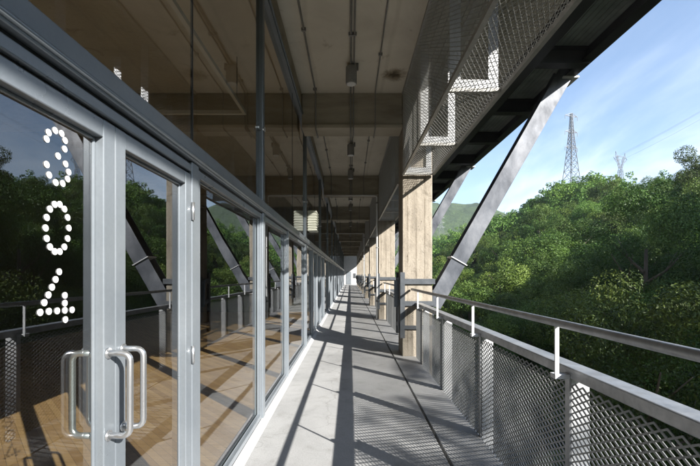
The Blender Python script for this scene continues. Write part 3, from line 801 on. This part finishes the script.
# ------------------------------------------------------------------ trees
rng = np.random.default_rng(7)
def crown_mesh(name, seed, rx, rz, cz, n_clump, n_leaf, leaf, mat, flat=.8):
    r = np.random.default_rng(seed)
    P = []; Q = []; T = []
    # clump centres through the crown, uneven outline
    cs = []
    while len(cs) < n_clump:
        u = r.normal(size=3); u /= np.linalg.norm(u); rad = r.uniform(.35, 1.0)**.6
        if u[2] < -.55: continue
        lump = 1 + .22*math.sin(3*math.atan2(u[1], u[0])+seed) + r.uniform(-.12, .12)
        c = np.array([u[0]*rx*rad*lump, u[1]*rx*rad*lump, cz+u[2]*rz*rad*(1+r.uniform(-.1, .15))])
        cs.append((c, rx*r.choice([.14, .2, .27, .34])*r.uniform(.85, 1.15), r.uniform(0, 1)))
    for c, cr_, tone in cs:
        n = int(n_leaf/n_clump*(cr_/(rx*.28))**2)
        d = r.normal(size=(n, 3)); d /= np.linalg.norm(d, axis=1)[:, None]
        rad = cr_*r.uniform(.72, 1.1, size=(n, 1))
        p = c + d*rad*np.array([1, 1, flat])
        nn = d*.7 + r.normal(size=(n, 3))*.55 + np.array([0, 0, .55]); nn /= np.linalg.norm(nn, axis=1)[:, None]
        t1 = np.cross(nn, r.normal(size=(n, 3))); t1 /= np.linalg.norm(t1, axis=1)[:, None]; t2 = np.cross(nn, t1)
        s = leaf*r.uniform(.6, 1.35, size=(n, 1))
        quad = np.stack([p-t1*s, p-t2*s*.42+nn*s*.10, p+t1*s-nn*s*.12, p+t2*s*.42+nn*s*.10], axis=1)
        P.append(quad.reshape(-1, 3)); T.append(np.clip(tone*.7+r.uniform(0, .3, size=n), 0, 1))
    V = np.concatenate(P); tone = np.concatenate(T); nf = len(V)//4
    return quads_mesh(name, V, tone, mat)
def quads_mesh(name, V, tone, mat):
    nf = len(V)//4
    me = bpy.data.meshes.new(name); me.vertices.add(len(V)); me.vertices.foreach_set('co', V.astype(np.float32).ravel())
    me.loops.add(nf*4); me.loops.foreach_set('vertex_index', np.arange(nf*4, dtype=np.int32))
    me.polygons.add(nf); me.polygons.foreach_set('loop_start', np.arange(0, nf*4, 4, dtype=np.int32))
    at = me.attributes.new('tone', 'FLOAT', 'FACE'); at.data.foreach_set('value', tone.astype(np.float32))
    me.update(); me.validate(); me.materials.append(mat); return me
def trunk_mesh(name, seed, h, r0, rx, cz):
    rr = random.Random(seed); q = MB()
    top = Vector((rr.uniform(-.4, .4), rr.uniform(-.4, .4), cz+.5))
    pts = [Vector((0, 0, -1.5)), Vector((rr.uniform(-.15, .15), rr.uniform(-.15, .15), h*.3)), top*.7+Vector((0, 0, 0)), top]
    q.tube(pts, [r0*1.3, r0, r0*.7, r0*.35], 9)
    for k in range(7):
        a = k*2.4+rr.random(); z = h*.32 + k*(cz-h*.32)/7
        b0 = Vector((0, 0, z)); L = rx*rr.uniform(.55, .85)
        b2 = Vector((math.cos(a)*L, math.sin(a)*L, z+L*rr.uniform(.5, .9))); b1 = b0.lerp(b2, .5)+Vector((0, 0, -.12*L))
        q.tube([b0, b1, b2], [r0*.45, r0*.3, r0*.1], 6)
        e2 = b1+Vector((math.cos(a+.8)*L*.5, math.sin(a+.8)*L*.5, L*.5)); q.tube([b1, e2], [r0*.22, r0*.07], 5)
    me_o = q.build('trunk', M['bark']); me = me_o.data; bpy.data.objects.remove(me_o); me.name = name; return me
KINDS = []
spec = [('broadleaf_tree', 'bushy mid green broadleaf tree', 3.1, 2.6, 4.6, 42, 24000, .088, 'leaf_a'),
        ('dark_tree', 'dense dark green tree', 2.8, 3.0, 5.0, 38, 24000, .088, 'leaf_b'),
        ('bright_tree', 'yellow green light leaved tree', 3.0, 2.3, 4.2, 40, 22000, .085, 'leaf_c'),
        ('tall_tree', 'tall open crowned tree with gaps between its limbs', 2.5, 3.6, 6.6, 38, 18000, .085, 'leaf_b'),
        ('spreading_tree', 'wide spreading tree with layered crown', 4.0, 2.2, 5.0, 50, 28000, .09, 'leaf_a')]
for i, (nm, lb_, rx, rz, cz, nc, nl, lf, mt) in enumerate(spec):
    KINDS.append((nm, lb_, crown_mesh('crown', 11+i, rx, rz, cz, nc, nl, lf, M[mt], .6 if i == 4 else .8), trunk_mesh('trunk', 21+i, cz+rz, .17, rx, cz), rx))
FINE = [crown_mesh('crown', 71+i, rx, rz, cz, int(nc*1.5), int(nl*2.0), lf*.6, M[mt], .6 if i == 4 else .8) for i, (nm, lb_, rx, rz, cz, nc, nl, lf, mt) in enumerate(spec)]
spots = []
y = 6.0
rr = random.Random(5)
while y < 420:
    x = 6.0
    step = 3.6 if y < 60 else (4.2 if y < 140 else 5.4)
    while x < 112:
        px = x+rr.uniform(-.45, .45)*step; py = y+rr.uniform(-.45, .45)*step
        if px > 6.5 and px/py < 1.25 and px/py > .10 and not (px < 8 and py < 9):
            spots.append((px, py))
        x += step
    y += step
# what hides behind the ridge is left out
def ratio(x, y): return (g_h(x, y)+6-1.5)/math.hypot(x, y)
spots.sort(key=lambda s: math.hypot(*s))
near = []; far = []
side = [(rr.uniform(18, 46), rr.uniform(-18, 17)) for k in range(110)]
side = [p for p in side if p[0]/max(p[1], .1) > 1.25 or p[1] < 0][:52]
for s in spots:
    (near if len(near) < 245 else far).append(s)
far = [s for s in far if s[0] < 70 or rr.random() < .5]
# height the canopy reaches in each direction across the valley (tangent of bearing from the walkway, tangent of elevation)
SKY_U = [.20, .38, .436, .513, .59, .667, .744, .782, .846, .90, 1.2]
SKY_E = [.125, .152, .163, .226, .253, .256, .243, .277, .304, .323, .34]
def allowed(x, y, z, h, s):
    top = 1.5 + float(np.interp(x/max(y, 1), SKY_U, SKY_E))*y*1.02 - z
    return min(s, top/h)
zone = lambda x, y: 'on the lower slope by the railing' if x < 20 else ('half way up the hillside' if x < 42 else 'on the ridge of the hillside')
for i, (x, y) in enumerate(near+side):
    k = rr.choices(range(5), [5, 4, 3, 1.6, 3])[0]
    nm, lb_, cm, tm, rx = KINDS[k]
    s = rr.uniform(.75, 1.25)*(0.8 if x < 14 else 1.0)
    if i >= len(near): s *= 1.55
    else:
        s = allowed(x, y, g_h(x, y), (spec[k][4]+spec[k][3]*1.2)*1.05, s)
        if s < .45: continue
    if i < len(near) and math.hypot(x, y) < 36: cm = FINE[k]
    o = empty(nm, (x, y, g_h(x, y)-.2), lb_ + ' ' + zone(x, y), 'tree', lb_.split(' with')[0] + 's ' + zone(x, y))
    o.rotation_euler.z = rr.uniform(0, 6.28); o.scale = (s, s, s*rr.uniform(.85, 1.2))
    for nm2, me in (('crown', cm), ('trunk', tm)):
        c = bpy.data.objects.new(nm2, me); COL.objects.link(c); c.parent = o
# the rest of the wood reads as one mass
PV = []; PT = []
lowres = []
for i, (nm, lb_, rx, rz, cz, nc, nl, lf, mt) in enumerate(spec):
    me = crown_mesh('far_crown', 51+i, rx, rz, cz, nc, 2000, .26, M['leaf_a'], .8)
    v = np.empty(len(me.vertices)*3, np.float32); me.vertices.foreach_get('co', v); t = np.empty(len(me.polygons), np.float32); me.attributes['tone'].data.foreach_get('value', t)
    lowres.append((v.reshape(-1, 3).copy(), t.copy())); bpy.data.meshes.remove(me)
for x, y in far:
    v, t = lowres[rr.randrange(5)]; a = rr.uniform(0, 6.28); s = rr.uniform(.8, 1.35)
    s = allowed(x, y, g_h(x, y), float(v[:, 2].max())*1.05, s)
    if s < .4: continue
    ca, sa = math.cos(a)*s, math.sin(a)*s
    w = np.empty_like(v); w[:, 0] = v[:, 0]*ca-v[:, 1]*sa+x; w[:, 1] = v[:, 0]*sa+v[:, 1]*ca+y; w[:, 2] = v[:, 2]*s*rr.uniform(.9, 1.2)+g_h(x, y)
    PV.append(w); PT.append(np.clip(t*.6+rr.uniform(-.05, .4), 0, 1))
fw = bpy.data.objects.new('woodland', quads_mesh('woodland', np.concatenate(PV), np.concatenate(PT), M['leaf_a'])); COL.objects.link(fw)
tag(fw, 'distant mass of green woodland covering the hillside and ridge', 'woodland', kind='stuff')
# undergrowth on the slope
UV = []; UT = []
ur = np.random.default_rng(3)
for i in range(5200):
    y = ur.uniform(3, 110); x = ur.uniform(5, min(75, 1.25*y+6))
    z = g_h(x, y); n = 60; s = ur.uniform(.5, 1.3)
    d = ur.normal(size=(n, 3)); d[:, 2] = np.abs(d[:, 2]); d /= np.linalg.norm(d, axis=1)[:, None]
    p = np.array([x, y, z]) + d*s*ur.uniform(.4, 1, size=(n, 1))
    nn = d+ur.normal(size=(n, 3))*.5; nn /= np.linalg.norm(nn, axis=1)[:, None]
    t1 = np.cross(nn, ur.normal(size=(n, 3))); t1 /= np.linalg.norm(t1, axis=1)[:, None]; t2 = np.cross(nn, t1); ss = ur.uniform(.045, .11, size=(n, 1))*(1 if y < 45 else 2)
    UV.append(np.stack([p-t1*ss, p-t2*ss*.5, p+t1*ss, p+t2*ss*.5], 1).reshape(-1, 3)); UT.append(np.clip(ur.uniform(0, .5)+ur.uniform(0, .4, size=n), 0, 1))
ug = bpy.data.objects.new('undergrowth', quads_mesh('undergrowth', np.concatenate(UV), np.concatenate(UT), M['leaf_b'])); COL.objects.link(ug)
tag(ug, 'low leafy undergrowth between the trees on the slope', 'undergrowth', kind='stuff')

# interior rail seen through the upper glass
ir = empty('hanging_rail', (-1.74, 0, 4.15), 'pale L shaped rail hung under the ceiling behind the upper glass', 'rail')
q = MB(); q.box(-.025, .025, -5, 6.46, 0, .06); q.build('long_bar', M['white_paint'], ir, .004)
q = MB(); q.box(-3.2, -.026, 6.40, 6.46, 0, .06); q.build('cross_bar', M['white_paint'], ir, .004)
for yy in (-3, 0, 3, 6):
    q = MB(); q.cyl((0, yy, .061), (0, yy, CEIL-4.15-.002), .008, 8); q.build('hanger', M['pipe'], ir)

# ------------------------------------------------------------------ haze
hz = MB(); hz.box(-640, 1140, -340, 1040, -22, 215)
hm = bpy.data.materials.new('haze'); hm.use_nodes = True; t = hm.node_tree; t.nodes.clear()
o_ = N(t, 'ShaderNodeOutputMaterial'); pv = N(t, 'ShaderNodeVolumePrincipled'); pv.inputs['Color'].default_value = (.80, .87, .97, 1); pv.inputs['Density'].default_value = .00024; pv.inputs['Anisotropy'].default_value = .2
t.links.new(pv.outputs[0], o_.inputs['Volume'])
ho = hz.build('haze', hm); tag(ho, 'pale air haze over the valley', 'haze', kind='stuff')
